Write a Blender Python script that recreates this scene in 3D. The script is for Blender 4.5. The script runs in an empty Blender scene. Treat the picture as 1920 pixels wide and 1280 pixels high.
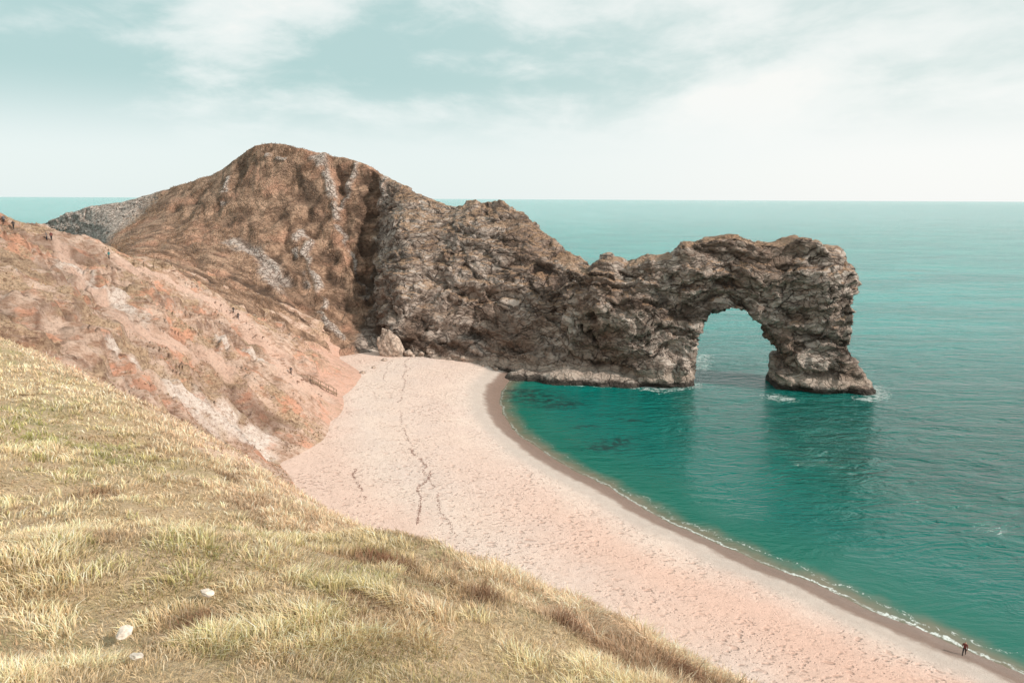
import bpy, math, numpy as np, random
from mathutils import Matrix, Vector
from mathutils.bvhtree import BVHTree
random.seed(4); rng=np.random.default_rng(7)
sc=bpy.context.scene
sc.view_settings.view_transform='Standard'
sc.view_settings.look='None'
# ---------------------------------------------------------------- camera
cam=bpy.data.objects.new("camera",bpy.data.cameras.new("camera"))
sc.collection.objects.link(cam); sc.camera=cam
cam.data.lens=24; cam.data.sensor_width=36; cam.data.clip_end=80000; cam.data.clip_start=0.1
CM=Matrix.Translation((0,0,50))@Matrix.Rotation(math.radians(90-11.8),4,'X')@Matrix.Rotation(math.radians(0.27),4,'Z')
cam.matrix_world=CM
def W(u,v,t):
    p=CM@Vector(((u-960)/1280*t,(640-v)/1280*t,-t)); return np.array(p)
def WZ(u,v,z):
    d=W(u,v,1)-np.array([0,0,50.]); return np.array([0,0,50.])+d*((z-50)/d[2])
# ---------------------------------------------------------------- noise
def _h(ix,iy,iz,s):
    h=(ix.astype(np.int64)*374761393+iy.astype(np.int64)*668265263+iz.astype(np.int64)*2147483647+s*974711)&0xffffffff
    h=((h^(h>>13))*1274126177)&0xffffffff
    h=((h^(h>>16))*2246822519)&0xffffffff
    return ((h^(h>>15))&0xffffff)/float(0xffffff)
def vn(p,s=0):
    i=np.floor(p); f=p-i; f=f*f*f*(f*(f*6-15)+10); x,y,z=i.T; r=0
    for a in (0,1):
        for b in (0,1):
            for c in (0,1):
                w=(f[:,0] if a else 1-f[:,0])*(f[:,1] if b else 1-f[:,1])*(f[:,2] if c else 1-f[:,2])
                r=r+w*_h(x+a,y+b,z+c,s)
    return r*2-1
def fbm(p,o=4,s=0):
    r=0;a=1;t=0
    for k in range(o):
        r=r+a*vn(p*(2**k)+k*17.3,s+k); t+=a; a*=.5
    return r/t*1.6
def voro(p,s=0):
    i=np.floor(p); n=len(p); f1=np.full(n,9.);f2=np.full(n,9.);idv=np.zeros(n);vec=np.zeros((n,3))
    for a in (-1,0,1):
        for b in (-1,0,1):
            for c in (-1,0,1):
                x=i[:,0]+a;y=i[:,1]+b;z=i[:,2]+c
                q=np.stack([x+_h(x,y,z,s+1),y+_h(x,y,z,s+2),z+_h(x,y,z,s+3)],1)
                d=np.linalg.norm(q-p,axis=1); m=d<f1
                f2=np.where(m,f1,np.minimum(f2,d)); idv=np.where(m,_h(x,y,z,s+5),idv)
                vec[m]=(q-p)[m]; f1=np.where(m,d,f1)
    return f1,f2,idv,vec
def sst(a,b,x):
    t=np.clip((x-a)/(b-a),0,1); return t*t*(3-2*t)
def polyd(P,L):
    L=np.asarray(L,float); best=np.full(len(P),1e9); side=np.zeros(len(P)); par=np.zeros(len(P))
    for k in range(len(L)-1):
        a=L[k];b=L[k+1];ab=b-a; t=np.clip(((P-a)@ab)/(ab@ab),0,1)
        c=a+t[:,None]*ab; d=np.linalg.norm(P-c,axis=1); m=d<best-1e-9
        cr=ab[0]*(P[:,1]-a[1])-ab[1]*(P[:,0]-a[0])
        side[m]=np.sign(cr[m]); par[m]=(k+t)[m]; best[m]=d[m]
    return best,side,par
# ---------------------------------------------------------------- mesh util
def mesh(name,v,f,mat=None,attrs={},smooth=True,kind=None,label=None,category=None,link=True):
    me=bpy.data.meshes.new(name); v=np.asarray(v,float)
    if isinstance(f,np.ndarray):
        n,k=f.shape
        me.vertices.add(len(v)); me.vertices.foreach_set('co',v.ravel())
        me.loops.add(n*k); me.loops.foreach_set('vertex_index',f.ravel().astype(np.int32))
        me.polygons.add(n); me.polygons.foreach_set('loop_start',np.arange(0,n*k,k,dtype=np.int32))
        me.update(calc_edges=True)
    else: me.from_pydata([tuple(a) for a in v],[],f); me.update()
    me.polygons.foreach_set('use_smooth',np.full(len(me.polygons),smooth)); 
    for k,a in attrs.items():
        if a.ndim==1:
            t=me.attributes.new(k,'FLOAT','POINT'); t.data.foreach_set('value',a.astype(np.float32))
        else:
            t=me.attributes.new(k,'FLOAT_COLOR','POINT'); t.data.foreach_set('color',np.c_[a,np.ones(len(a))].astype(np.float32).ravel())
    if mat: me.materials.append(mat)
    o=bpy.data.objects.new(name,me)
    if link: sc.collection.objects.link(o)
    if kind:o["kind"]=kind
    if label:o["label"]=label
    if category:o["category"]=category
    return o
def grid(xs,ys):
    X,Y=np.meshgrid(xs,ys); nx=len(xs);ny=len(ys)
    i=np.arange(nx*ny).reshape(ny,nx)
    f=np.stack([i[:-1,:-1],i[:-1,1:],i[1:,1:],i[1:,:-1]],-1).reshape(-1,4)
    return X.ravel(),Y.ravel(),f
def prune(v,f,keep,attrs={}):
    f=f[keep[f].all(1)]; u=np.unique(f); m=np.full(len(v),-1); m[u]=np.arange(len(u))
    return v[u],m[f],{k:a[u] for k,a in attrs.items()}
# ---------------------------------------------------------------- node util
def newmat(name):
    m=bpy.data.materials.new(name); m.use_nodes=True; m.node_tree.nodes.clear(); return m,m.node_tree
def N(nt,t,ins={},**kw):
    n=nt.nodes.new(t)
    for k,v in kw.items(): setattr(n,k,v)
    for k,v in ins.items():
        if isinstance(v,bpy.types.NodeSocket): nt.links.new(v,n.inputs[k])
        else: n.inputs[k].default_value=v
    return n
def C(c): return (c[0],c[1],c[2],1)
def mix(nt,f,a,b,bl='MIX'):
    a=C(a) if isinstance(a,tuple) else a; b=C(b) if isinstance(b,tuple) else b
    return N(nt,'ShaderNodeMix',{0:f,6:a,7:b},data_type='RGBA',blend_type=bl).outputs[2]
def M(nt,op,a,b=0,c=0): return N(nt,'ShaderNodeMath',{0:a,1:b,2:c},operation=op).outputs[0]
def mr(nt,v,a,b,c=0,d=1): return N(nt,'ShaderNodeMapRange',{0:v,1:a,2:b,3:c,4:d},interpolation_type='SMOOTHSTEP').outputs[0]
def noise(nt,vec,s,d=5,r=.55,dist=0): return N(nt,'ShaderNodeTexNoise',{'Vector':vec,'Scale':s,'Detail':d,'Roughness':r,'Distortion':dist}).outputs[0]
def vor(nt,vec,s,feat='F1',out='Distance'): return N(nt,'ShaderNodeTexVoronoi',{'Vector':vec,'Scale':s},feature=feat).outputs[out]
def att(nt,n,o='Fac'): return N(nt,'ShaderNodeAttribute',attribute_name=n).outputs[o]
def vmul(nt,v,s): return N(nt,'ShaderNodeVectorMath',{0:v,1:s},operation='MULTIPLY').outputs[0]
def vadd(nt,v,s): return N(nt,'ShaderNodeVectorMath',{0:v,1:s},operation='ADD').outputs[0]
def bump(nt,h,st,dist,nrm=None):
    d={'Height':h,'Strength':st,'Distance':dist}
    if nrm: d['Normal']=nrm
    return N(nt,'ShaderNodeBump',d).outputs[0]
def bsdf(nt,col,rough=.9,nrm=None,**ex):
    d={'Base Color':C(col) if isinstance(col,tuple) else col,'Roughness':rough}
    if nrm: d['Normal']=nrm
    p=N(nt,'ShaderNodeBsdfPrincipled',d)
    for k,v in ex.items(): p.inputs[k.replace('_',' ')].default_value=v
    N(nt,'ShaderNodeOutputMaterial',{0:p.outputs[0]}); return p
def pos(nt): return N(nt,'ShaderNodeTexCoord').outputs['Object']
def simple(name,col,rough=.8,var=.25,scale=6,bd=.02):
    m,nt=newmat(name); p=pos(nt); n=noise(nt,p,scale)
    c=mix(nt,mr(nt,n,.3,.7),tuple(x*(1-var) for x in col),tuple(x*(1+var) for x in col)); bsdf(nt,c,rough,bump(nt,n,.5,bd)); return m
# ================================================================ materials
def rock_material():
    m,nt=newmat("limestone"); p=pos(nt)
    w=N(nt,'ShaderNodeTexNoise',{'Vector':p,'Scale':.12,'Detail':3}).outputs['Color']
    w2=N(nt,'ShaderNodeTexNoise',{'Vector':p,'Scale':.8,'Detail':4}).outputs['Color']
    pw=vadd(nt,vadd(nt,p,vmul(nt,w,(8,8,8))),vmul(nt,w2,(1.3,1.3,.9)))
    n1=noise(nt,p,.06,5,.6); n2=noise(nt,p,.4,6,.66); n3=noise(nt,p,1.6,4,.7)
    v1=vmul(nt,pw,(.7,.7,1.5)); v2=vmul(nt,pw,(.7,.7,1.7))
    c1=vor(nt,v1,.17,'DISTANCE_TO_EDGE'); c2=vor(nt,v2,.5,'DISTANCE_TO_EDGE')
    cc=N(nt,'ShaderNodeSeparateColor',{0:vor(nt,v2,.5,'F1','Color')}).outputs[0]
    k1=mr(nt,c1,0,.055); k2=mr(nt,c2,0,.10)
    crk=mr(nt,noise(nt,p,.2,4),.42,.60,.0,.95); crk2=mr(nt,noise(nt,vadd(nt,p,(30,3,9)),.25,4),.38,.58,.1,.9)
    base=mix(nt,mr(nt,n2,.36,.64),(.185,.135,.108),(.47,.38,.325))
    base=mix(nt,mr(nt,cc,.25,1,0,.75),base,(.58,.49,.43))
    base=mix(nt,mr(nt,n1,.45,.62,0,.75),base,mix(nt,n3,(.08,.048,.033),(.28,.18,.13)))
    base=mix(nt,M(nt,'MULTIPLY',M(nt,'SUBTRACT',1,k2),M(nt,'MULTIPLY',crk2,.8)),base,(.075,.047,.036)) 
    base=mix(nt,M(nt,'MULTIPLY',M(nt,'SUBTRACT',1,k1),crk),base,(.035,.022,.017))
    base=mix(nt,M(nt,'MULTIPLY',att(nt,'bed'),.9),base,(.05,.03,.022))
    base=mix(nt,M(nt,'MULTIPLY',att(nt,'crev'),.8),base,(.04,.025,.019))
    geo=N(nt,'ShaderNodeNewGeometry'); nz=N(nt,'ShaderNodeSeparateXYZ',{0:geo.outputs['Normal']}).outputs[2]
    z=N(nt,'ShaderNodeSeparateXYZ',{0:geo.outputs['Position']}).outputs[2]
    top=mr(nt,M(nt,'ADD',nz,M(nt,'MULTIPLY',n2,.7)),.95,1.2)
    turf=mix(nt,mr(nt,n3,.35,.65),(.17,.10,.055),(.48,.29,.175))
    hi=mr(nt,z,9,22)
    base=mix(nt,M(nt,'MULTIPLY',M(nt,'MULTIPLY',top,hi),.7),base,turf)
    veg=att(nt,'veg'); n4=noise(nt,vmul(nt,p,(1,1,.35)),.22,7,.7)
    soil=mix(nt,mr(nt,n4,.38,.62),(.13,.07,.045),(.49,.31,.215))
    soil=mix(nt,mr(nt,n3,.4,.65,0,.5),soil,(.19,.118,.066))
    soil=mix(nt,mr(nt,n1,.5,.64,0,.6),soil,(.54,.29,.195))
    soil=mix(nt,mr(nt,nz,.5,.2,0,.5),soil,mix(nt,k2,(.08,.045,.032),(.32,.215,.16)))
    vm=mr(nt,M(nt,'ADD',veg,M(nt,'MULTIPLY',M(nt,'SUBTRACT',n2,.5),.9)),.38,.6)
    base=mix(nt,vm,base,soil)
    pl=M(nt,'MULTIPLY',att(nt,'pale'),mr(nt,n2,.32,.46))
    base=mix(nt,pl,base,mix(nt,M(nt,'MULTIPLY',k2,mr(nt,n3,.32,.58)),(.20,.145,.12),(.60,.51,.455)))
    base=mix(nt,att(nt,'dark'),base,mix(nt,n3,(.028,.017,.011),(.11,.06,.037)))  # shade of the gullies and cliff recesses painted into the rock colour
    zz=M(nt,'ADD',z,M(nt,'MULTIPLY',n2,2))
    base=mix(nt,M(nt,'MULTIPLY',mr(nt,zz,6,4,0,.6),mr(nt,zz,2.6,3.4)),base,(.46,.365,.30))
    base=mix(nt,mr(nt,zz,2.9,2.1,0,.9),base,(.03,.022,.017))
    h=M(nt,'ADD',M(nt,'MULTIPLY',k1,.35),M(nt,'ADD',M(nt,'MULTIPLY',k2,.4),M(nt,'ADD',M(nt,'MULTIPLY',n3,.45),M(nt,'MULTIPLY',n2,.7))))
    bsdf(nt,base,.92,bump(nt,h,.85,.95)); return m
ROCK=rock_material()
def slope_material():
    m,nt=newmat("eroded_soil"); p=pos(nt)
    ps=vmul(nt,p,(.35,1,1.2)); n1=noise(nt,ps,.13,8,.7); n2=noise(nt,ps,.6,8,.75); n3=noise(nt,p,2.0,6,.8)
    base=mix(nt,mr(nt,n2,.37,.60),(.46,.27,.185),(.82,.60,.48))
    base=mix(nt,mr(nt,n1,.49,.56,0,.85),base,mix(nt,mr(nt,n3,.36,.60),(.28,.17,.10),(.68,.48,.32)))
    base=mix(nt,mr(nt,noise(nt,vadd(nt,ps,(50,9,3)),.16,8,.7),.53,.60,0,.8),base,(.80,.40,.265))
    base=mix(nt,mr(nt,noise(nt,vadd(nt,ps,(5,90,3)),.35,8,.75),.57,.63,0,.75),base,(.19,.105,.07))
    base=mix(nt,mr(nt,noise(nt,vadd(nt,ps,(15,40,8)),.3,8,.75),.60,.66,0,.75),base,(.86,.70,.60))
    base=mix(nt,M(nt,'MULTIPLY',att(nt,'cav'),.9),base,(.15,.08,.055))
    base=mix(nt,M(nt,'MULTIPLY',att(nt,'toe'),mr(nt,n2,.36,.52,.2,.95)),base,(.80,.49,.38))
    base=mix(nt,att(nt,'path'),base,mix(nt,n2,(.70,.43,.32),(.88,.66,.55)))
    base=mix(nt,M(nt,'MULTIPLY',att(nt,'white'),mr(nt,n2,.34,.48)),base,mix(nt,mr(nt,n3,.35,.6),(.74,.56,.47),(.92,.80,.72)))
    base=mix(nt,mr(nt,n3,.36,.50,.42,0),base,(.24,.135,.09))
    bsdf(nt,base,.95,bump(nt,M(nt,'ADD',n2,M(nt,'MULTIPLY',n3,.5)),1,1.1)); return m
SOIL=slope_material()
def beach_material():
    m,nt=newmat("shingle"); p=pos(nt); d=att(nt,'shore')
    big=noise(nt,vmul(nt,p,(1,1,1)),.09,4,.6); med=noise(nt,p,.6,5,.65); fine=noise(nt,p,9,3,.8); grain=noise(nt,p,40,2,.8)
    dd=M(nt,'ADD',d,M(nt,'MULTIPLY',M(nt,'SUBTRACT',med,.5),2.2)); d2=M(nt,'ADD',d,M(nt,'MULTIPLY',M(nt,'SUBTRACT',big,.5),14))
    y=N(nt,'ShaderNodeSeparateXYZ',{0:p}).outputs[1]
    near=mr(nt,y,140,60)
    base=mix(nt,mr(nt,big,.35,.65),(.80,.65,.565),(.76,.62,.55))
    pink=M(nt,'MULTIPLY',mr(nt,d2,6,16),mr(nt,d2,34,16))
    base=mix(nt,M(nt,'MULTIPLY',pink,M(nt,'ADD',M(nt,'MULTIPLY',near,.6),.2)),base,(.79,.49,.385))
    pink2=mr(nt,d2,32,42)
    base=mix(nt,M(nt,'MULTIPLY',pink2,.6),base,(.80,.55,.45))
    grey=mr(nt,dd,10,6)
    base=mix(nt,M(nt,'MULTIPLY',grey,.7),base,(.50,.44,.395))
    base=mix(nt,mr(nt,dd,4.8,3.0,0,.92),base,(.19,.12,.092))
    base=mix(nt,mr(nt,med,.42,.6,.12,0),base,(.40,.26,.20))
    base=mix(nt,mr(nt,fine,.35,.6,.4,0),base,(.28,.18,.14))
    base=mix(nt,mr(nt,grain,.55,.75,0,.3),base,(.88,.84,.80))
    wp=vadd(nt,vmul(nt,p,(1.1,1.7,1)),vmul(nt,N(nt,'ShaderNodeTexNoise',{'Vector':p,'Scale':.8}).outputs['Color'],(1.4,1.4,0)))
    fo=vor(nt,wp,.85,'SMOOTH_F1'); fo2=vor(nt,wp,1.9,'SMOOTH_F1')
    trod=M(nt,'MULTIPLY',mr(nt,dd,6,10),mr(nt,noise(nt,p,.12,3),.35,.6,.35,1))
    hol=M(nt,'MULTIPLY',M(nt,'MAXIMUM',mr(nt,fo,.35,.1),mr(nt,fo2,.32,.1,0,.6)),trod)
    base=mix(nt,M(nt,'MULTIPLY',hol,.4),base,(.46,.25,.18))
    h=M(nt,'ADD',M(nt,'MULTIPLY',hol,-1),M(nt,'ADD',M(nt,'MULTIPLY',fine,.45),M(nt,'MULTIPLY',med,.6)))
    bsdf(nt,base,mr(nt,dd,1,4,.45,.95),bump(nt,h,.8,.3)); return m
SHINGLE=beach_material()
def sea_material():
    m,nt=newmat("sea_water"); p=pos(nt); s=att(nt,'shore'); fo=att(nt,'foam'); reef=att(nt,'reef')
    big=noise(nt,vmul(nt,p,(.5,1.4,1)),.02,6,.62,.5)
    xyz=N(nt,'ShaderNodeSeparateXYZ',{0:p}); y=xyz.outputs[1]
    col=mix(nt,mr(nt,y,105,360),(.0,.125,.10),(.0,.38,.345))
    col=mix(nt,mr(nt,y,350,2200),col,(.17,.51,.49))  # horizon haze painted into the colour of the far water
    col=mix(nt,mr(nt,big,.35,.65,0,.4),col,(.0,.11,.095))
    ss=M(nt,'ADD',s,M(nt,'MULTIPLY',M(nt,'SUBTRACT',noise(nt,p,.2,4),.5),5))
    col=mix(nt,mr(nt,ss,20,4,0,.55),col,(.01,.13,.085))
    col=mix(nt,mr(nt,ss,5,0,0,.9),col,(.20,.165,.115))
    col=mix(nt,M(nt,'MULTIPLY',reef,mr(nt,noise(nt,p,.5,4),.4,.55)),col,(.006,.03,.03))
    w1=noise(nt,vmul(nt,p,(.6,1.25,1)),.42,6,.64,.8); w2=noise(nt,vmul(nt,vadd(nt,p,(40,7,0)),(.5,1.2,1)),.085,4,.6,.6)
    w3=noise(nt,vmul(nt,p,(.35,1.1,1)),.2,4,.6,1.2); w4=noise(nt,vmul(nt,p,(.3,1.1,1)),.035,4,.6,1); w5=noise(nt,vmul(nt,p,(.5,1.2,1)),1.0,3,.6,.8)
    rdg=M(nt,'ABSOLUTE',M(nt,'SUBTRACT',w3,.5))
    h=M(nt,'ADD',M(nt,'ADD',M(nt,'MULTIPLY',w1,1.1),M(nt,'ADD',M(nt,'MULTIPLY',w5,.35),M(nt,'MULTIPLY',w4,5.0))),M(nt,'ADD',M(nt,'MULTIPLY',w2,2.8),M(nt,'MULTIPLY',rdg,-3.4)))
    nb=bump(nt,h,M(nt,'MULTIPLY',mr(nt,s,0,60,.10,1),.9),2.0)
    nf=noise(nt,p,1.3,6,.75,1.2); nf2=noise(nt,p,.13,3); nf3=noise(nt,p,.5,4,.7)
    nearf=mr(nt,y,125,85,.3,1)
    f1=M(nt,'MULTIPLY',mr(nt,M(nt,'ABSOLUTE',M(nt,'SUBTRACT',M(nt,'ADD',s,M(nt,'MULTIPLY',M(nt,'SUBTRACT',nf3,.5),2.4)),.5)),.34,.04),M(nt,'MULTIPLY',mr(nt,nf2,.34,.52,.15,1),mr(nt,nf,.40,.56,.1,1)))
    s2=M(nt,'ADD',s,M(nt,'MULTIPLY',M(nt,'SUBTRACT',nf2,.5),7))
    f2=M(nt,'MULTIPLY',mr(nt,M(nt,'ABSOLUTE',M(nt,'SUBTRACT',s2,2.6)),.45,.1),mr(nt,nf,.53,.62,0,.8))
    lump=M(nt,'ADD',M(nt,'MULTIPLY',nf,.75),M(nt,'ADD',M(nt,'MULTIPLY',nf3,.70),M(nt,'MULTIPLY',fo,.20)))
    f3=M(nt,'MULTIPLY',mr(nt,lump,.82,.95),mr(nt,fo,0,.6,0,.75))
    F=M(nt,'MINIMUM',M(nt,'ADD',M(nt,'MULTIPLY',f1,nearf),M(nt,'ADD',M(nt,'MULTIPLY',f2,nearf),f3)),.85)
    col=mix(nt,F,col,(.72,.76,.74))
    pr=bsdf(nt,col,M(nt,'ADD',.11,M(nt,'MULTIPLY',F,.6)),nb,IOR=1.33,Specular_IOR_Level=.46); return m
SEA=sea_material()
def turf_material():
    m,nt=newmat("turf"); p=pos(nt); a=noise(nt,p,.35,4); b=noise(nt,p,3,6,.7); c=noise(nt,p,18,4,.8)
    base=mix(nt,mr(nt,a,.42,.64),(.62,.45,.27),(.42,.35,.17)); base=mix(nt,mr(nt,b,.4,.65,0,.7),base,(.68,.50,.34))
    base=mix(nt,mr(nt,c,.35,.6,.55,0),base,(.22,.14,.08))
    base=mix(nt,M(nt,'MULTIPLY',att(nt,'bare'),mr(nt,b,.35,.5)),base,(.76,.53,.41))
    bsdf(nt,base,.95,bump(nt,M(nt,'ADD',b,c),.8,.12)); return m
TURF=turf_material()
def blade_material():
    m,nt=newmat("grass_blades"); c=att(nt,'col','Color')
    d=N(nt,'ShaderNodeBsdfDiffuse',{0:c}).outputs[0]; t=N(nt,'ShaderNodeBsdfTranslucent',{0:c}).outputs[0]
    x=N(nt,'ShaderNodeMixShader',{0:.35,1:d,2:t}); N(nt,'ShaderNodeOutputMaterial',{0:x.outputs[0]}); return m
BLADE=blade_material()
# ================================================================ shoreline
SH=np.array([(14,250),(6,208),(.8,191.7),(-2.8,172.3),(-1.9,154),(3.4,136.3),(9.3,124.4),(17.8,112),(24.7,100.8),(33.5,89.2),(41.3,81),(47.5,73.6),(54.8,65.9),(75,45),(110,12),(160,-40),(260,-150)],float)
def smoothpoly(L,n=6):
    L=np.asarray(L,float); out=[]
    for k in range(len(L)-1):
        p0=L[max(k-1,0)];p1=L[k];p2=L[k+1];p3=L[min(k+2,len(L)-1)]
        for j in range(n):
            t=j/n; out.append(.5*((2*p1)+(-p0+p2)*t+(2*p0-5*p1+4*p2-p3)*t*t+(-p0+3*p1-3*p2+p3)*t**3))
    out.append(L[-1]); return np.array(out)
SHS=smoothpoly(SH,4)
def shore(x,y):
    P=np.stack([x,y],1); d,s,_=polyd(P,SHS); d=d*-s
    return d+.5*vn(np.stack([x*.12,y*.12,x*0],1),3)+.25*vn(np.stack([x*.4,y*.4,x*0],1),5)
def beach_z(d):
    return np.where(d>0,3.0*(1-np.exp(-np.maximum(d,0)/11))+.035*d,.16*d)
x,y,f=grid(np.arange(-75,270,.8),np.arange(-150,225,.8)); d=shore(x,y)
P3=np.stack([x,y,0*x],1)
z=beach_z(d)+.12*fbm(P3*.12,3)*sst(2,10,d)
v,f,a=prune(np.stack([x,y,z],1),f,(d>-25)&(d<85)&((x>-60)|(y>60)),{'shore':d})
BT=BVHTree.FromPolygons([tuple(c) for c in v],[tuple(k) for k in f])
beach=mesh("beach",v,f,SHINGLE,a,kind="structure",label="pale pink shingle beach curving round a cove",category="beach")
# ================================================================ sea
def axis(lo,hi,st,far,back=None):
    c=np.arange(lo,hi,st); g=st*1.25**np.arange(1,60); g=np.cumsum(g); g=g[g<far]; g=np.append(g,far)
    return np.concatenate([(lo-g[::-1]) if back is None else lo-np.minimum(g[::-1],back)[g[::-1]<=back*1.3],c,c[-1]+g])
xs=axis(-10,130,1.2,40000); ys=axis(40,215,1.2,60000,900)
ys=np.unique(ys)
sx,sy,sfc=grid(xs,ys); so=-shore(np.clip(sx,-5e3,5e3),np.clip(sy,-5e3,5e3))
so=np.where((sy>212)|((sx<-60)&(sy>120)),60,so)
# ================================================================ headland + arch solid
ST=[
 [(60,427,300),(66,440,298),(70,455,296),(75,470,294),(80,490,292),(85,520,290)],
 [(150,390,290),(155,410,286),(160,440,280),(165,465,272),(170,490,262),(180,520,255)],
 [(230,376,284),(222,400,275),(212,425,262),(205,450,245),(215,475,215),(225,505,190)],
 [(340,346,272),(320,380,262),(300,410,250),(280,445,225),(262,475,198),(252,498,172)],
 [(415,318,267),(395,365,255),(370,410,242),(345,450,222),(325,485,196),(318,520,168)],
 [(490,268,258),(482,330,251),(462,400,240),(445,460,224),(430,520,200),(425,575,172)],
 [(600,288,252),(590,360,244),(580,430,236),(570,500,224),(560,570,208),(552,642,190)],
 [(680,306,247),(672,380,241),(664,450,234),(658,530,224),(654,600,213),(652,675,200)],
 [(722,335,242),(706,400,241),(698,480,235),(696,550,227),(700,610,216),(712,668,206)],
 [(765,354,236),(748,420,222),(740,500,214),(738,560,210),(742,610,207),(765,658,204)],
 [(830,383,231),(820,430,220),(815,500,213),(812,560,208),(815,620,205),(830,664,203)],
 [(890,379,227),(885,430,216),(885,500,209),(885,560,206),(885,620,204),(890,674,201)],
 [(945,382,222),(955,440,212),(955,510,206),(955,570,203),(955,630,201),(955,700,198)],
 [(1030,443,214),(1030,490,206),(1030,540,202),(1030,590,199),(1030,650,196),(1030,712,193)],
 [(1085,481,208),(1085,520,201),(1085,560,198),(1085,610,196),(1085,665,194),(1085,718,191)],
 [(1125,505,204),(1125,535,199),(1125,575,196),(1125,620,194),(1125,670,192),(1125,722,189)]]
TH=[30,45,60,70,75,75,70,65,60,55,50,48,42,32,25,20]
rings=[]
for s,th in zip(ST,TH):
    p=[W(*q) for q in s]; c=p[0]; b=p[-1]
    r=p+[np.array([b[0],b[1]-1,-9])]
    dirb=np.array([.10,1,0])
    r+=[c*np.array([1,1,0])+dirb*th+np.array([0,0,-9]),
        c*np.array([1,1,0])+dirb*th*.8+np.array([0,0,c[2]*.45]),c*np.array([1,1,0])+dirb*th*.35+np.array([0,0,c[2]*.93])]
    rings.append(np.array(r))
R=np.array(rings)
n=6; RS=np.array([smoothpoly(R[:,k],n) for k in range(R.shape[1])]).transpose(1,0,2)
m=RS.shape[1]; ns=RS.shape[0]
vv=RS.reshape(-1,3); ff=[]
for i in range(ns-1):
    for k in range(m):
        k2=(k+1)%m; ff.append((i*m+k,i*m+k2,(i+1)*m+k2,(i+1)*m+k))
ff.append(tuple(range(m-1,-1,-1))); ff.append(tuple((ns-1)*m+k for k in range(m)))
A0=WZ(1060,716,0);A1=WZ(1640,744,0); dirp=(A1-A0)/np.linalg.norm(A1-A0); nrm=np.array([-dirp[1],dirp[0],0])
def onplane(u,v,off=0):
    d=W(u,v,1)-np.array([0,0,50.]); o=A0+nrm*off-np.array([0,0,50.]); t=(o@nrm)/(d@nrm); return np.array([0,0,50.])+d*t
out=[(1060,505),(1120,510),(1165,506),(1220,489),(1262,486),(1285,463),(1340,449),(1380,443),(1410,457),(1440,458),(1470,460),(1500,446),(1535,452),(1556,474),(1582,520),(1602,560),(1606,592),(1600,625),(1592,650),(1598,668),(1612,692),(1632,718),(1640,744)]
inn=[(1456,740),(1454,716),(1466,694),(1477,674),(1470,660),(1452,636),(1428,608),(1396,587),(1360,580),(1334,586),(1316,602),(1305,622),(1300,652),(1294,688),(1298,718)]
pts=[onplane(u,v,3) for u,v in out]; a=pts[-1].copy(); a[2]=-8; pts.append(a)
ii=[onplane(u,v,3) for u,v in inn]; a=ii[0].copy();a[2]=-8; b=ii[-1].copy(); b[2]=-8
pts+= [a]+ii+[b]; a=pts[0].copy(); a[2]=-8; pts.append(a)
k=len(pts); base=len(vv)
F=np.array(pts); B=F+nrm*12
vv=np.concatenate([vv,F,B])
af=[tuple(base+i for i in range(k))[::-1],tuple(base+k+i for i in range(k))]
af+=[(base+i,base+(i+1)%k,base+k+(i+1)%k,base+k+i) for i in range(k)]
def blob(c,r,seg=16):
    global vv
    b0=len(vv); P=[];Q=[]
    for i in range(seg//2+1):
        th=math.pi*i/(seg//2)
        for j in range(seg):
            ph=2*math.pi*j/seg; P.append([c[0]+r[0]*math.sin(th)*math.cos(ph),c[1]+r[1]*math.sin(th)*math.sin(ph),c[2]+r[2]*math.cos(th)])
    for i in range(seg//2):
        for j in range(seg): Q.append((b0+i*seg+j,b0+(i+1)*seg+j,b0+(i+1)*seg+(j+1)%seg,b0+i*seg+(j+1)%seg))
    vv=np.concatenate([vv,np.array(P)]); af.extend(Q)
for u,v,off,r in [(1000,712,3,(9,5,3.2)),(1060,716,1,(9,5,3.6)),(1120,718,1.5,(8,5,3.4)),(1175,720,2,(7,5,3)),(1235,700,6,(10,7,9)),(1270,706,5,(4.5,5,8)),
                  (1200,600,8,(12,8,17)),(1340,508,9,(13,8,6)),(1430,510,9,(14,8,6)),(1538,540,9,(9,8.5,12)),(1538,620,9,(7,8,9)),(1547,715,8,(11,7,6)),(1600,728,7,(5,6,4)),(1490,505,9,(10,8,6)),(1140,560,8,(10,8,12))]:
    c=onplane(u,v,off); blob(c,r)
me=bpy.data.meshes.new("t"); me.from_pydata([tuple(q) for q in vv],[],ff+af); me.update()
tmp=bpy.data.objects.new("t",me); sc.collection.objects.link(tmp)
md=tmp.modifiers.new("r",'REMESH'); md.mode='VOXEL'; md.voxel_size=.42
sm=tmp.modifiers.new("s",'SMOOTH'); sm.factor=.5; sm.iterations=10
dg=bpy.context.evaluated_depsgraph_get(); ev=tmp.evaluated_get(dg); em=ev.to_mesh()
nv=len(em.vertices); co=np.empty(nv*3); em.vertices.foreach_get('co',co); co=co.reshape(-1,3)
no=np.empty(nv*3); em.vertices.foreach_get('normal',no); no=no.reshape(-1,3)
fq=np.empty(len(em.loops),np.int32); em.loops.foreach_get('vertex_index',fq)
fq=fq.reshape(-1,4)
ev.to_mesh_clear(); bpy.data.objects.remove(tmp)
BV0=BVHTree.FromPolygons([tuple(c) for c in co],[tuple(q) for q in fq])
def hit(u,v,tree):
    o=Vector((0,0,50)); d=Vector(W(u,v,1))-o; h=tree.ray_cast(o,d.normalized()); return np.array(h[0]) if h[0] else None
def polyh(L,tree): 
    P=[hit(u,v,tree) for u,v in L]; return np.array([p for p in P if p is not None])
veg=sst(-40,-52,co[:,0]+4*vn(co*.08,9))*(1-sst(-135,-150,co[:,0]+4*vn(co*.08,19)))
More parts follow.
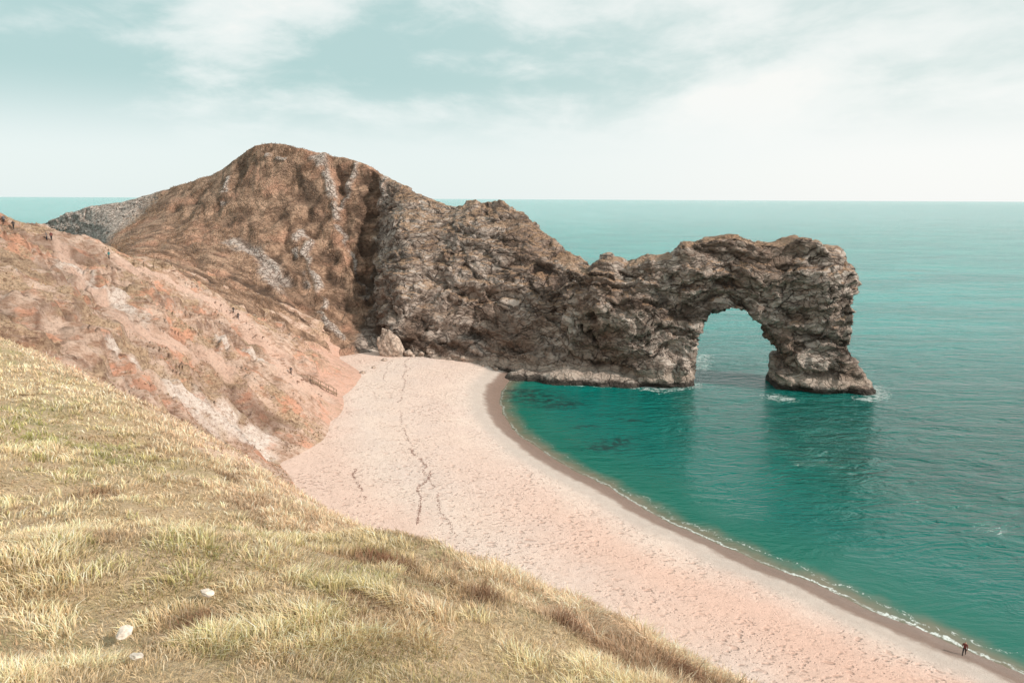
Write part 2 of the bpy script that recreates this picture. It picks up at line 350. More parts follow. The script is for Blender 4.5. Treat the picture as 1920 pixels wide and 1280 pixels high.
pale=np.zeros(nv); dark=np.zeros(nv); rib=np.zeros(nv); gul=np.zeros(nv)
wob=co+2.4*np.stack([vn(co*.2,11),vn(co*.2,12),vn(co*.2,13)],1)
for L,r in [([(600,292),(618,340),(628,400)],2.8),([(668,315),(655,350),(640,395)],1.7),([(424,340),(418,385)],2.0),([(445,455),(490,480),(520,535)],5.6),([(562,430),(590,510),(612,575)],2.2),
            ([(640,420),(668,500),(684,560)],1.8),([(725,345),(712,400)],2.4),([(600,590),(640,630)],1.6),([(500,290),(530,298)],1.5),([(555,470),(575,530)],1.4)]:
    q=polyh(L,BV0); dd,_,_=polyd(wob,q); pale=np.maximum(pale,1-sst(r*.4,r,dd)); rib=np.maximum(rib,1-sst(r*.3,r*1.3,dd))
farcl=sst(-138,-152,co[:,0])*sst(.3,-.2,no[:,1]); pale=np.maximum(pale,.95*farcl)
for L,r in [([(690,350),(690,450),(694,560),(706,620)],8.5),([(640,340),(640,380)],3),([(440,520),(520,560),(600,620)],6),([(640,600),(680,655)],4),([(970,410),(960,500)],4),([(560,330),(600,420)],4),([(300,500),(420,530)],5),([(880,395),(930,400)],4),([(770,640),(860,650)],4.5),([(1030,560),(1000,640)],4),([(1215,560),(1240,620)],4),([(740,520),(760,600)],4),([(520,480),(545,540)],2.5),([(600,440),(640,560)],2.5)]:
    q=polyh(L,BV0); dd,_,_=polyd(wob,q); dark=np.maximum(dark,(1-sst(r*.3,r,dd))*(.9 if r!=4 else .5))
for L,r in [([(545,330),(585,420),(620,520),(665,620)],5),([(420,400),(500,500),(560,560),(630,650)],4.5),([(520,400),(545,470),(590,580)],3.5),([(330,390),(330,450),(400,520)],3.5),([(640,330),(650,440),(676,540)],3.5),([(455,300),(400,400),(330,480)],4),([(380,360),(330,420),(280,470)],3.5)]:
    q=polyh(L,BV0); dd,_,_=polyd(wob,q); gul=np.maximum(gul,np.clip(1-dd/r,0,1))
dark*=np.clip(.6+fbm(co*.3,3,77),0,1)*1.0; dark=np.maximum(dark,gul*.75*np.clip(.6+fbm(co*.2,3,78),0,1))  # mask for the painted shade, broken up by noise, with the gullies added
rk=(1-veg*(.9-.4*rib))*(1-.3*farcl)
wp=co+4*np.stack([vn(co*.09,1),vn(co*.09,2),vn(co*.09,3)],1)+.6*np.stack([vn(co*.45,4),vn(co*.45,5),vn(co*.45,6)],1)
def facet(sc_,seed):
    f1,f2,i_,v_=voro(wp*np.array(sc_),seed); a_=i_*41.; t_=v_[:,0]*np.cos(a_)+v_[:,2]*np.sin(a_)+.6*v_[:,1]*np.cos(a_*1.7)
    return f2-f1,i_,t_
e1,i1,t1=facet([.13,.13,.22],21); e2,i2,t2=facet([.34,.34,.62],31)
sid=wp[:,2]*.36+wp[:,0]*.06+.6*vn(co*.05,4); st=vn(np.stack([sid,sid*0,sid*0],1),44); bed=np.clip(1-np.abs(st)*5,0,1)*rk*sst(-.3,.3,fbm(co*.05,2,46))*(1-veg)
crest=sst(.35,.75,no[:,2]); calm=1-.4*crest
disp=rk*(.6*(i1-.5)+1.5*t1-.3*(1-sst(0,.06,e1))+.55*(i2-.5)+.8*t2-.15*(1-sst(0,.08,e2)))
disp+=rk*(1.0*st-.6*bed)
disp+=1.1*fbm(co*.05,3,41)*(1-.6*veg)+ .45*fbm(co*.2,3,51)+.15*rk*fbm(co*.8,2,57)
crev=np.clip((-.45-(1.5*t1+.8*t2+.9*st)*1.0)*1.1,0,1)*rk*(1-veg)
across=co[:,0]+.5*co[:,1]+3*vn(co*.06,65)
rl1=np.clip(1-np.abs(vn(np.stack([across*.13,co[:,2]*.02,0*across],1),66))*2.2,0,1); rl2=np.clip(1-np.abs(vn(np.stack([across*.45,co[:,2]*.05,0*across],1),67))*2.2,0,1)
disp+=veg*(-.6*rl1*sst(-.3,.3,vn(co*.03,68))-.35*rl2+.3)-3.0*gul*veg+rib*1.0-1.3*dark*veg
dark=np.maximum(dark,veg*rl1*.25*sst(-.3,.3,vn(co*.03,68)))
low=sst(0,7,co[:,2]); ht=1-.35*sst(-60,-150,co[:,0]); ht=ht*(1-.3*sst(40,52,co[:,0])*sst(30,38,co[:,2]))
co2=co+no*(disp*(.45+.55*low)*ht*calm)[:,None]
cut=W(1135,600,192)[0]
fc=co2[fq].mean(1); keep=fc[:,2]>-6.5
for nm,mk,kw in [("headland",fc[:,0]<cut,dict(kind="structure",label="brown grassy headland with craggy grey limestone cliff",category="headland")),
                 ("rock_arch",fc[:,0]>=cut,dict(label="craggy grey limestone sea arch standing in turquoise water",category="rock arch"))]:
    fs=fq[mk&keep]; u=np.unique(fs); mp=np.full(nv,-1); mp[u]=np.arange(len(u))
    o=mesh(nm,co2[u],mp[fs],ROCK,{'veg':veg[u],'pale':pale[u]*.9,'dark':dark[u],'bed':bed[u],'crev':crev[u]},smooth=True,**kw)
HT=BVHTree.FromPolygons([tuple(c) for c in co2],[tuple(q) for q in fq])
P2=np.stack([np.clip(sx,-5e3,5e3),np.clip(sy,-5e3,5e3)],1)
rf=np.zeros(len(sx))
rl=[[WZ(1190,724,0),WZ(1240,730,0),WZ(1300,722,0)],[WZ(1305,712,0),WZ(1312,690,0),WZ(1322,665,0)],[WZ(1450,744,0),WZ(1470,748,0)],[WZ(1620,748,0),WZ(1646,744,0),WZ(1648,728,0)],[WZ(960,706,0),WZ(1060,722,0),WZ(1180,726,0)]]
for L,r,s_ in zip(rl,(6,6,6,5.5,2),(.9,.8,.9,.9,.6)):
    dd,_,_=polyd(P2,[q[:2] for q in L]); rf=np.maximum(rf,s_*(1-sst(0,r,dd)))
reef=np.zeros(len(sx))
for (u,v,r) in [(1000,742,5),(1020,750,5),(985,733,4),(1050,762,4),(1065,757,3),(1130,840,3),(1150,832,2.5),(1165,825,2.5),(1180,788,2),(1100,800,2)]:
    q=WZ(u,v,0)[:2]; reef=np.maximum(reef,np.exp(-((P2[:,0]-q[0])**2/(r*1.6)**2+(P2[:,1]-q[1])**2/(r*.6)**2))*.9)
mesh("sea",np.stack([sx,sy,0*sx],1),sfc,SEA,{'shore':so,'foam':rf,'reef':reef},kind="structure",label="calm turquoise sea reaching the horizon",category="sea")
# ================================================================ eroded slope
cp=[(-150,340,128),(0,402,130),(60,442,133),(110,452,136),(150,458,139),(205,483,146),(245,494,160),(320,518,168),(430,573,172),(560,643,190),(650,675,200),(705,672,206),
 (695,705,183),(645,745,161),(620,792,142),(612,822,133),(565,852,124),(480,860,118),
 (0,500,110),(0,600,85),(150,560,105),(300,600,120),(150,640,90),(300,700,105),(450,700,130),(400,780,108),(560,740,142),(545,705,148),(440,588,160),(350,560,152),(250,530,135),(100,500,120),(530,790,128),(600,735,152),(450,825,112)]
cw=[W(*q) for q in cp]+[np.array(q,float) for q in [(-130,165,30),(-150,185,15),(-160,150,20),(-118,182,33),(-25,130,-2),(-24,160,-2),(-18,190,-2),(-25,100,-1),(-12,85,-3),(-60,60,30),(-90,68,39),(-40,76,14),(-130,110,47),(-165,110,40),(-30,215,0),(-100,215,28),(-60,215,14)]]
cw=np.array(cw); n=len(cw); D=np.linalg.norm(cw[:,None,:2]-cw[None,:,:2],axis=2)
Amat=np.zeros((n+3,n+3)); Amat[:n,:n]=-D+np.eye(n)*.3; Amat[:n,n]=1; Amat[:n,n+1:]=cw[:,:2]; Amat[n:,:n]=Amat[:n,n:].T
sol=np.linalg.solve(Amat,np.r_[cw[:,2],0,0,0])
def tps(x,y):
    r=sol[NT]+sol[NT+1]*x+sol[NT+2]*y
    for i in range(NT): r=r-sol[i]*np.hypot(x-cw[i,0],y-cw[i,1])
    return r
NT=n
x,y,f=grid(np.arange(-175,-12,.36),np.arange(58,222,.36)); z=tps(x,y)
P3=np.stack([x,y,z],1); q=np.stack([x*.022+.3,y*.13-x*.03,0*x],1); q=q+.35*np.stack([vn(P3*.06,1)+.3*vn(P3*.2,6),vn(P3*.06,2)+.3*vn(P3*.2,7),0*x],1)
r1=1-np.abs(vn(q,71))*2; r2=1-np.abs(vn(q*2.3+5,73))*2; r3=1-np.abs(vn(q*np.array([3,4.5,1])+9,75))*2; r4=1-np.abs(vn(q*np.array([6,10,1])+9,76))*2
amp=sst(4.5,11,z); 
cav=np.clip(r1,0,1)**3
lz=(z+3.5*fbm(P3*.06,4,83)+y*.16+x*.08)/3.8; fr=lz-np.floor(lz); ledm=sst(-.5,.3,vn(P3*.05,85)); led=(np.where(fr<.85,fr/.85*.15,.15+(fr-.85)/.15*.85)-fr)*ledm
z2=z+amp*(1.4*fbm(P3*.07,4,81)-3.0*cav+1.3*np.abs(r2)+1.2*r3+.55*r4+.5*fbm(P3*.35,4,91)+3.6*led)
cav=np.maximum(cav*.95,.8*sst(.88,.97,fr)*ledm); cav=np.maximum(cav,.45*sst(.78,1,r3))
v=np.stack([x,y,z2],1); bz=beach_z(shore(x,y))
T1=BVHTree.FromPolygons([tuple(c) for c in v],[tuple(k) for k in f])
path=np.zeros(len(x)); white=np.zeros(len(x))
PATH=polyh([(245,496),(300,515),(345,540),(400,565),(440,588),(480,625),(515,662),(545,704),(600,738)],T1)
dd,_,_=polyd(v[:,:2],PATH[:,:2]); path=np.maximum(path,1-sst(1.6,4.2,dd+.9*vn(P3*.5,5)))
TR=polyh([(112,462),(140,500),(180,545),(230,590),(330,640),(430,690)],T1)
if len(TR)>1:
    dd,_,_=polyd(v[:,:2],TR[:,:2]); path=np.maximum(path,.9*(1-sst(.7,2.1,dd+.6*vn(P3*.5,6))))
for L,r in [([(350,740),(400,775),(440,805),(475,828)],5.5),([(425,640),(480,670)],2.6),([(210,655),(235,665)],1.8),([(380,745),(430,780)],4.0),([(120,500),(260,590)],2.0)]:
    qq=polyh(L,T1); 
    if len(qq)>1:
        dd,_,_=polyd(v,qq); white=np.maximum(white,1-sst(r*.3,r*1.1,dd+2.2*fbm(P3*.4,4,8)))
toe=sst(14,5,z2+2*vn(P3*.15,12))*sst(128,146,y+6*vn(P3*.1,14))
keep=(z2>bz-1.2)
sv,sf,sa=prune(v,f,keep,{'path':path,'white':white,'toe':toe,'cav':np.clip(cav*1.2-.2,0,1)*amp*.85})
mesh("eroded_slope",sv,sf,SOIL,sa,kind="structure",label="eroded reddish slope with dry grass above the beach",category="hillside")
# ================================================================ foreground grass slope
ED=np.array([(60,-70,48),(20,-18,45.6),(2.5,6.3,44.9),(-1.5,12.1,42.72),(-6.9,18.7,41.68),(-20,34,39.85),(-45,59,37.6),(-75,80,37.5),(-120,100,40)],float)
EDS=smoothpoly(ED,5)
def gz(x,y):
    d,s,par=polyd(np.stack([x,y],1),EDS[:,:2]); q=-d*s
    zed=np.interp(par,np.arange(len(EDS)),EDS[:,2]); w=2.2
    sp=lambda t: w*np.logaddexp(0,t/w)
    inn=np.where(q<0,9*(1-np.exp(-.17*np.abs(q)/9)),-.17*q)
    zz=zed+inn-1.05*(sp(q)-w*math.log(2))
    P=np.stack([x,y,0*x],1)
    zz=zz+.08*fbm(P*.15,3,101)*sst(0,8,np.hypot(x,y))+.17*fbm(P*.7,3,103)
    return zz,q
xs=np.concatenate([-12-np.cumsum(.22*1.03**np.arange(95))[::-1],np.arange(-12,10,.15),10+np.cumsum(.22*1.05**np.arange(60))])
ys=np.concatenate([-4-np.cumsum(.3*1.12**np.arange(30))[::-1],np.arange(-4,22,.15),22+np.cumsum(.22*1.028**np.arange(95))])
x,y,f=grid(xs,ys); z,q=gz(x,y); bz=beach_z(shore(x,y))
bare=sst(-2.5,1.5,q+1.8*fbm(np.stack([x,y,0*x],1)*.3,3,109))
v,f,a=prune(np.stack([x,y,z],1),f,(z>bz-2)&(q<60)&(y<100),{'bare':bare})
GT=BVHTree.FromPolygons([tuple(c) for c in v],[tuple(k) for k in f])
mesh("grassy_slope",v,f,TURF,a,kind="structure",label="steep grassy clifftop slope above the beach",category="grass slope")
def blades(name,P,L,Wd,lean,col,label,up=None):
    n=len(P); ang=rng.uniform(0,2*math.pi,n); side=np.stack([np.cos(ang),np.sin(ang),0*ang],1)*Wd[:,None]*.5
    upv=np.zeros((n,3)); upv[:,2]=1
    ll=np.linalg.norm(lean,axis=1); k=np.sqrt(np.clip(1-(ll*.5)**2,.2,1))
    mid=P+L[:,None]*(.5*upv*k[:,None]+.22*lean); tip=P+L[:,None]*(upv*(1-.45*ll[:,None])+.85*lean)
    V=np.stack([P-side,P+side,mid+side*.8,mid-side*.8,tip],1).reshape(-1,3)
    b=np.arange(n)*5; me=bpy.data.meshes.new(name)
    me.vertices.add(n*5); me.vertices.foreach_set('co',V.ravel())
    lo=np.stack([b,b+1,b+2,b+3,b+3,b+2,b+4],1).ravel().astype(np.int32)
    me.loops.add(n*7); me.loops.foreach_set('vertex_index',lo)
    me.polygons.add(n*2); st=np.stack([np.arange(n)*7,np.arange(n)*7+4],1).ravel().astype(np.int32); me.polygons.foreach_set('loop_start',st)
    me.update(calc_edges=True)
    c=np.repeat(col[:,None,:],5,1).copy(); c[:,:2]*=.58; c[:,4]*=1.12  # roots darkened and tips lightened, painting shade between blades into their colour
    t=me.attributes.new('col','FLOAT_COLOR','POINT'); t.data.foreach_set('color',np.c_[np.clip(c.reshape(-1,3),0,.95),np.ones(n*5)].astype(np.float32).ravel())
    me.materials.append(BLADE); o=bpy.data.objects.new(name,me); sc.collection.objects.link(o); o["kind"]="stuff"; o["label"]=label; o["category"]="grass"; return o
NB=680000
r=np.exp(rng.uniform(math.log(1.8),math.log(95),NB)); th=rng.uniform(math.radians(-44),math.radians(38),NB)
x=r*np.sin(th); y=r*np.cos(th); z,q=gz(x,y)
P=np.stack([x,y,0*x],1)
wpn=P+.35*np.stack([vn(P*1.3,1),vn(P*1.3,2),0*x],1)
_,_,cid,vec=voro(wpn*1.9,111); f2=fbm(P*.33,3,121); f3=fbm(P*1.0,3,131); f4=fbm(P*.6,3,161)
vr=np.linalg.norm(vec[:,:2],axis=1)
tuft=(cid>.3)*np.clip(1-vr*1.6,0,1)
ok=(q<4)&(rng.random(NB)<(.55+.45*tuft+.25*np.tanh(f3*2)))&~((z<beach_z(shore(x,y))))&((f4<.55)|(rng.random(NB)<.35))&(rng.random(NB)>.7*sst(-.5,2.5,q+1.2*f3))
x,y,z,q,r,P,cid,vec,f2,f3,tuft,vr=[k[ok] for k in (x,y,z,q,r,P,cid,vec,f2,f3,tuft,vr)]; n=len(x)
edge=np.exp(-((q+.3)/1.8)**2)
cl_=np.zeros(n)
for u,v_,rr_ in [(722,1052,.75),(905,1122,.4),(540,900,.6),(1060,1172,.32),(1280,1268,.35),(845,1100,.3),(380,1170,.25),(350,1180,.3),(180,930,.3)]:
    h=hit(u,v_,GT)
    if h is not None: cl_=np.maximum(cl_,np.exp(-((x-h[0])**2+(y-h[1])**2)/(rr_*np.hypot(h[0],h[1])/14+.08)**2))
L=(.03+.055*rng.random(n)+.14*tuft*(.4+.6*rng.random(n))*(.4+cid)+.04*np.clip(f3,0,1)+.14*edge*rng.random(n)**2*(f3>-.2)+.16*cl_*rng.random(n))*np.clip(r/11,1,1.7)
Wd=np.clip(r*.0013,.0032,.06)*(.7+.6*rng.random(n))
lean=-vec*1.3+rng.normal(0,.5,(n,3))+np.array([-.05,.02,0])+.5*np.stack([vn(P*1.1,7),vn(P*1.1,8),0*x],1); lean[:,2]=0
ln=np.linalg.norm(lean,axis=1,keepdims=True); lean=lean/np.maximum(ln,1)
straw=np.array([.95,.72,.46]);green=np.array([.50,.47,.20]);rust=np.array([.88,.61,.44]);wht=np.array([.95,.87,.71])
g=sst(.02,.55,f2+.65*(cid-.5)+rng.normal(0,.2,n))*sst(0,-4,q); c=straw*(1-g[:,None])+green*g[:,None]
e=sst(-4.5,-.5,q+2*f3)[:,None]*.65; c=c*(1-e)+rust*e
wmask=(rng.random(n)<.27)[:,None]; c=np.where(wmask,c*.4+wht*.6,c); dk=(cid<.13)[:,None]; c=np.where(dk,c*.5+np.array([.38,.22,.13])*.5,c)
c*=(.62+.62*rng.random((n,1)))*(.84+.42*tuft[:,None]); c=c*(1-.85*cl_[:,None])+np.array([.24,.11,.065])*.85*cl_[:,None]
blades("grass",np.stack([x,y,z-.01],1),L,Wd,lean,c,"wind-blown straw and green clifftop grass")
idx=rng.integers(0,len(sv),130000); sp=sv[idx]; dens=fbm(sp*.09,4,141)+.5*sst(140,125,sp[:,1])*sst(14,8,sp[:,2]); m_=(dens+.3*rng.normal(size=len(idx))>.12)&(sa['path'][idx]<.3)&(sa['white'][idx]<.3)&(sp[:,2]>np.where(sp[:,1]<135,5,8.5))
sp=sp[m_]+rng.uniform(-.3,.3,(m_.sum(),3))*np.array([1,1,0]); n=len(sp); dk=np.clip(sst(.1,.5,fbm(sp*.2,3,142))+.6*sst(138,125,sp[:,1])*sst(14,8,sp[:,2]),0,1)[:,None]
c=(np.array([.72,.50,.34])*(1-dk)+np.array([.32,.195,.115])*dk)*(1-.5*rng.random((n,1)))+np.array([.12,.10,.04])*rng.random((n,1))
ln=rng.normal(0,.45,(n,3)); ln[:,2]=0
blades("scrub",sp-np.array([0,0,.1]),.2+.34*rng.random(n),.09+.11*rng.random(n),ln,c,"dry brown scrub on the eroded slope")
hm=(co2[:,0]<-48)&(co2[:,0]>-150)&(no[:,1]<.2)&(no[:,2]>.25)&(co2[:,2]>6)&(pale<.3)&(dark<.4); hi=np.nonzero(hm)[0]; idx=rng.choice(hi,60000)
sp=co2[idx]+rng.uniform(-.3,.3,(len(idx),3)); n=len(sp); k=fbm(sp*.1,4,151)+.3*rng.normal(size=n)>.1; sp=sp[k]; n=len(sp)
c=np.array([.40,.255,.17])*(1-.45*rng.random((n,1)))+np.array([.10,.06,.03])*rng.random((n,1)); ln=rng.normal(0,.45,(n,3)); ln[:,2]=0
blades("heath",sp-np.array([0,0,.15]),.25+.3*rng.random(n),.12+.12*rng.random(n),ln,c,"brown dead grass covering the headland flank")
# ================================================================ small things
def ground(u,v):
    best=None
    for t in (GT,T1,HT,BT):
        h=hit(u,v,t)
        if h is not None and (best is None or np.linalg.norm(h-[0,0,50])<np.linalg.norm(best-[0,0,50])): best=h
    return best
def zat(x,y,trees=None):
    zs=[]
    for t in (trees or (GT,T1,HT,BT)):
        h=t.ray_cast(Vector((x,y,200)),Vector((0,0,-1)))
        if h[0]: zs.append(h[0].z)
    return max(zs)
SKIN=simple("skin",(.55,.33,.24),.6,.05); HAIR=simple("hair",(.05,.03,.02),.6,.2)
def cloth(name,c): return simple(name,c,.85,.15,20)
def person(u,v,head,walk,jacket,trousers,label,group="walkers on the beach path"):
    V=[(0,0,.95),(0,0,1.12),(0,0,1.36),(0,0,1.49),(0,.01,1.57),(0,.015,1.68)]; Rr=[.14,.13,.16,.06,.08,.09]
    E=[(0,1),(1,2),(2,3),(3,4),(4,5)]
    def add(p,r,par): V.append(p);Rr.append(r);E.append((par,len(V)-1));return len(V)-1
    for s in (-1,1):
        sw=s*walk
        sh=add((s*.19,0,1.41),.07,2); el=add((s*.25,-sw*.12-.02,1.16),.055,sh); wr=add((s*.25,-sw*.28+.06,.95),.035,el); pa=add((s*.25,-sw*.30+.08,.88),.03,wr)
        for i,(dx,l) in enumerate([(-.03,.075),(-.01,.085),(.01,.08),(.03,.06)]):
            k=add((s*.25,-sw*.30+.08-dx,.85),.010,pa); add((s*.245,-sw*.31+.085-dx,.85-l),.008,k)
        add((s*.22,-sw*.30+.13,.85),.010,pa)
        hp=add((s*.09,0,.88),.10,0); kn=add((s*.10,sw*.18+.03,.50),.072,hp); an=add((s*.10,sw*.32-.02,.09),.05,kn); add((s*.11,sw*.32+.14,.04),.045,an)
    me=bpy.data.meshes.new("person"); me.from_pydata(V,E,[]); o=bpy.data.objects.new("tmp",me); sc.collection.objects.link(o)
    md=o.modifiers.new("k",'SKIN'); 
    if not me.skin_vertices: 
        import bmesh; bm=bmesh.new(); bm.from_mesh(me); bm.verts.layers.skin.verify(); bm.to_mesh(me); bm.free()
    for i,r in enumerate(Rr): me.skin_vertices[0].data[i].radius=(r,r*.8 if i<3 else r)
    me.skin_vertices[0].data[0].use_root=True
    ss=o.modifiers.new("s",'SUBSURF'); ss.levels=1
    dg=bpy.context.evaluated_depsgraph_get(); m2=bpy.data.meshes.new_from_object(o.evaluated_get(dg)); bpy.data.objects.remove(o)
    m2.materials.clear()
    for mt in (SKIN,HAIR,jacket,trousers,HAIR): m2.materials.append(mt)
    for p in m2.polygons:
        c=p.center; k=2
        if c.z>1.64 or (c.z>1.55 and c.y<0): k=1
        elif c.z>1.5: k=0
        elif c.z<.13: k=4
        elif abs(c.x)>.19 and c.z<.93: k=0
        elif c.z<.93: k=3
        p.material_index=k; p.use_smooth=True
    ob=bpy.data.objects.new("person",m2); sc.collection.objects.link(ob); h=ground(u,v)
    ob.location=(h[0],h[1],zat(h[0],h[1])-.01); ob.rotation_euler=(0,0,head); ob["label"]=label; ob["category"]="person"; ob["group"]=group
K=cloth("black_jacket",(.02,.02,.022)); TL=cloth("teal_jacket",(.02,.16,.17)); BR=cloth("maroon_jacket",(.13,.03,.025)); DN=cloth("denim",(.03,.04,.06)); GY=cloth("grey_jacket",(.12,.12,.13))
person(1807,1228,2.4,1,BR,K,"person in maroon jacket walking along the wet shingle")
person(205,486,1.5,.6,TL,K,"person in teal jacket walking up the clifftop path")
person(438,588,-2,.9,K,K,"person in black clothes climbing the hillside steps")
person(447,599,-2,.5,K,DN,"person in black jacket climbing the hillside steps")
person(546,702,-2.2,.8,K,K,"person in black jacket at the bottom of the steps")
person(26,430,1,.7,K,K,"person in dark clothes walking on the clifftop")
person(8,420,1,.4,GY,K,"person in grey jacket standing on the clifftop")
person(88,450,-1,.2,GY,DN,"person in grey jacket standing by the path")
person(97,451,1,.3,BR,K,"person in maroon jacket standing by the path")
WOOD=simple("weathered_timber",(.22,.15,.10),.85,.3,3); LOG=simple("log_riser",(.36,.23,.17),.9,.3,3)
def boxes(name,bs,mat=WOOD,**kw):
    V=[];Fc=[]
    for c,ax in bs:
        b=len(V); a0,a1,a2=[np.array(k,float) for k in ax]; c=np.array(c,float)
        for i in (-1,1):
            for j in (-1,1):
                for k in (-1,1): V.append(c+i*a0+j*a1+k*a2)
        Fc+=[(b,b+1,b+3,b+2),(b+4,b+6,b+7,b+5),(b,b+4,b+5,b+1),(b+2,b+3,b+7,b+6),(b,b+2,b+6,b+4),(b+1,b+5,b+7,b+3)]
    return mesh(name,V,Fc,mat,smooth=False,**kw)
def empty(name,loc,label,cat):
    e=bpy.data.objects.new(name,None); sc.collection.objects.link(e); e.location=loc; e["label"]=label; e["category"]=cat; return e
def parent(o,p): o.parent=p; o.matrix_parent_inverse=Matrix.Translation(p.location).inverted()
up=np.array([0,0,1.])
pl=smoothpoly(PATH[3:],12); seg=np.r_[0,np.cumsum(np.linalg.norm(np.diff(pl[:,:2],axis=0),axis=1))]
e=empty("hillside_steps",tuple(PATH[5]),"timber log steps cut into the reddish hillside path","steps")
for s_ in np.arange(.5,seg[-1],1.15):
    x_=np.interp(s_,seg,pl[:,0]); y_=np.interp(s_,seg,pl[:,1]); x2=np.interp(s_+.3,seg,pl[:,0]); y2=np.interp(s_+.3,seg,pl[:,1])
    d_=np.array([x2-x_,y2-y_,0]); 
    if np.linalg.norm(d_)<1e-3: continue
    d_/=np.linalg.norm(d_); n_=np.array([-d_[1],d_[0],0]); zz=zat(x_,y_,(T1,))
    o=boxes("step",[((x_,y_,zz+.02),(n_*.85,d_*.08,up*.12))],LOG); parent(o,e)
a_=ground(583,716);b_=ground(630,741); d_=b_-a_; Ln=np.linalg.norm(d_[:2]); dh=d_/np.linalg.norm(d_); dd_=np.array([d_[0],d_[1],0])/Ln; n_=np.array([-dd_[1],dd_[0],0])
e=empty("wooden_staircase",tuple(a_),"short weathered wooden staircase with handrail at beach end","staircase")
upn=np.cross(dh,n_); upn*=np.sign(upn[2]); ctr=(a_+b_)/2+up*.45; hl=np.linalg.norm(d_)/2
for s_ in (-1,1):
    parent(boxes("stringer",[(ctr+n_*s_*.7,(dh*hl,n_*.05,upn*.16))]),e)
    parent(boxes("handrail",[(ctr+n_*s_*.76+up*1.0,(dh*hl,n_*.04,upn*.06))]),e)
    for k in range(4):
        c=a_+d_*(k/3*.94+.03)+n_*s_*.76+up*.7; parent(boxes("post",[(c,(dd_*.06,n_*.05,up*.85))]),e)
nt_=max(6,int(Ln/.45))
for k in range(nt_):
    parent(boxes("tread",[(a_+d_*((k+.5)/nt_)+up*.5,(dd_*.17,n_*.66,up*.03))]),e)
FP=[(252,497),(270,500),(288,501),(306,502),(322,500),(338,497)]
fp=[ground(u,v) for u,v in FP]
e=empty("rope_fence",tuple(fp[0]),"low wooden post and rope fence beside the path","fence"); rb=[]
for k,p_ in enumerate(fp):
    parent(boxes("post",[(p_+up*.5,((.07,0,0),(0,.07,0),up*.65))]),e)
    if k: 
        q_=fp[k-1]; d_=p_-q_; 
        for zz in (.55,1.0): rb.append(((p_+q_)/2+up*zz,(d_/2,np.array([0,.03,0]),up*.03)))
parent(boxes("rope",rb,simple("rope",(.35,.26,.17))),e)
STONE=simple("pale_stone",(.62,.53,.45),.9,.3,25,.01); SLAB=simple("pale_limestone",(.36,.28,.23),.92,.5,1.2,.6)
def stone(name,c,r,mat,seed,label,group=None,res=20,facet=1.0):
    th=np.linspace(0,math.pi,res); ph=np.linspace(0,2*math.pi,res*2,endpoint=False)
    P=np.array([[math.sin(t)*math.cos(p),math.sin(t)*math.sin(p),math.cos(t)] for t in th for p in ph])
    rr=np.random.default_rng(seed); sc_=np.ones(len(P))*1.0
    for k in range(14):
        nn=rr.normal(size=3); nn/=np.linalg.norm(nn); dd=rr.uniform(.55,.85); pr=P@nn; sc_=np.where(pr*sc_>dd,dd/np.maximum(pr,1e-6),sc_)
    P2_=P*(sc_*(1+.10*fbm(P*2.5+seed,3,seed)))[:,None]*np.array(r)
    Fc=[]; m=res*2
    for a in range(res-1):
        for b in range(m): Fc.append((a*m+b,(a+1)*m+b,(a+1)*m+(b+1)%m,a*m+(b+1)%m))
    o=mesh(name,P2_,Fc,mat,smooth=res>30,label=label,category="rock"); o.location=c; 
    if group:o["group"]=group
    return o
for k,(u,v,s_) in enumerate([(390,1128,9),(238,1210,12),(256,1249,9)]):
    h=ground(u,v)
    if h is not None:
        s_=s_*np.linalg.norm(h-[0,0,50])/1280; o=stone("stone",(h[0],h[1],h[2]+s_*2.0),(s_*1.5,s_*1.1,s_*.6),STONE,k+1,"small white limestone lying in the grass","white stones in the grass"); o.rotation_euler=(.25,.1,k*1.3)
bx=WZ(735,660,5); o=stone("boulder",(bx[0],bx[1]-1.2,zat(bx[0],bx[1]-3,(BT,))+2.2),(3.6,2.8,6.6),SLAB,22,"large pale limestone slab leaning at the cliff foot",None,56); o.rotation_euler=(.1,-.35,.3)
for k,(u,v,s_) in enumerate([(790,664,.8),(806,662,.5),(775,668,.6),(868,672,.6),(720,676,.7),(700,690,.5),(680,700,.6),(930,694,.8),(905,686,.5),(765,664,1.2)]):
    h=ground(u,v); stone("rock",(h[0],h[1],h[2]+s_*.3),(s_*1.5,s_*1.2,s_),SLAB,k+31,"small fallen limestone rock at the cliff foot","fallen rocks below the cliff",14)
SW=[]; 
for L,dn in [([(735,675),(722,700),(722,715)],200),([(765,672),(757,710),(750,745),(752,770),(760,800),(768,835)],800),([(765,840),(790,858),(805,890),(798,905),(785,920),(778,985)],900),([(795,870),(815,915),(830,960),(845,1000)],350),([(662,878),(675,905),(682,935)],320),([(765,690),(768,720)],60)]:
    q_=smoothpoly([hit(u,v,BT)[:2] for u,v in L],8); sg=np.r_[0,np.cumsum(np.linalg.norm(np.diff(q_,axis=0),axis=1))]
    s_=rng.uniform(0,sg[-1],dn); s_=s_[vn(np.stack([s_*.35,s_*0,s_*0],1),9)>-.45]
    for k in s_:
        wv_=.7*vn(np.array([[k*.25,1.,2.]]),17)[0]; SW.append((np.interp(k,sg,q_[:,0])+wv_+rng.normal(0,.14),np.interp(k,sg,q_[:,1])+rng.normal(0,.2)))
V=[];Fc=[]
for x_,y_ in SW:
    zz=zat(x_,y_,(BT,)); b=len(V); s_=rng.uniform(.03,.11); a0=rng.uniform(0,6)
    V.append((x_,y_,zz+.05)); 
    for k in range(7):
        t=a0+k*2*math.pi/7; rr=s_*rng.uniform(.4,1.5); V.append((x_+rr*math.cos(t),y_+rr*1.2*math.sin(t),zz-.01))
    Fc+=[(b,b+1+k,b+1+(k+1)%7) for k in range(7)]
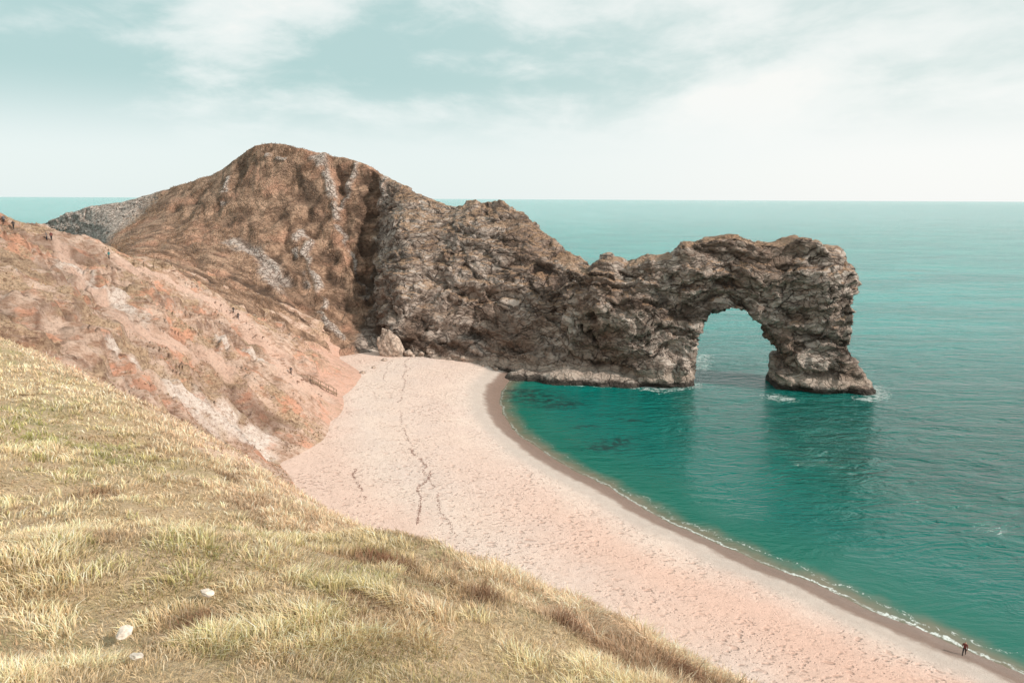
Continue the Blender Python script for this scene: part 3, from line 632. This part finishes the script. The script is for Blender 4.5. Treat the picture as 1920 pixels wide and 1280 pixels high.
mesh("seaweed",V,Fc,simple("dried_seaweed",(.20,.11,.085)),smooth=False,kind="stuff",label="dark dried seaweed strand line on the shingle",category="seaweed")
# ================================================================ light
sun=bpy.data.lights.new("sun",'SUN'); sun.energy=4.2; sun.angle=math.radians(3); sun.color=(1,.92,.82)
so_=bpy.data.objects.new("sun",sun); sc.collection.objects.link(so_)
sd=Vector((.80,-.27,.56)).normalized(); so_.rotation_euler=sd.to_track_quat('Z','Y').to_euler()
w=bpy.data.worlds.new("World"); sc.world=w; w.use_nodes=True; nt=w.node_tree; nt.nodes.clear()
sky=N(nt,'ShaderNodeTexSky',sky_type='NISHITA',sun_disc=False,sun_elevation=math.asin(sd.z),sun_rotation=math.atan2(sd.x,sd.y))
b1=N(nt,'ShaderNodeBackground',{0:sky.outputs[0],1:.10})
g=N(nt,'ShaderNodeTexCoord').outputs['Generated']; s=N(nt,'ShaderNodeSeparateXYZ',{0:g}); X,Y,Z=s.outputs
pv=N(nt,'ShaderNodeCombineXYZ',{0:M(nt,'MULTIPLY',X,1.6),1:M(nt,'MULTIPLY',Y,.6),2:M(nt,'MULTIPLY',Z,4.4)}).outputs[0]
cn=noise(nt,vadd(nt,pv,(1.7,0,.2)),1.6,6,.54,.2); cn2=noise(nt,vadd(nt,vmul(nt,pv,(1.2,1,.9)),(9,4,2)),5,6,.62,.4)
cl=M(nt,'ADD',cn,M(nt,'MULTIPLY',M(nt,'SUBTRACT',cn2,.5),.26))
right=mr(nt,X,-.2,.55); higher=mr(nt,Z,.05,.16)
cc=mix(nt,mr(nt,cl,.41,.59),(.47,.66,.645),(.82,.885,.86))
cc=mix(nt,mr(nt,cl,.56,.68,0,.85),cc,(.97,.96,.92))
cc=mix(nt,M(nt,'MULTIPLY',right,.45),cc,(.95,.95,.91))
lowc=mix(nt,right,(.80,.88,.87),(.94,.95,.93))
cc=mix(nt,M(nt,'SUBTRACT',1,higher),cc,lowc)
b2=N(nt,'ShaderNodeBackground',{0:cc,1:1.06})
mx=N(nt,'ShaderNodeMixShader',{0:.92,1:b1.outputs[0],2:b2.outputs[0]}); N(nt,'ShaderNodeOutputWorld',{0:mx.outputs[0]})
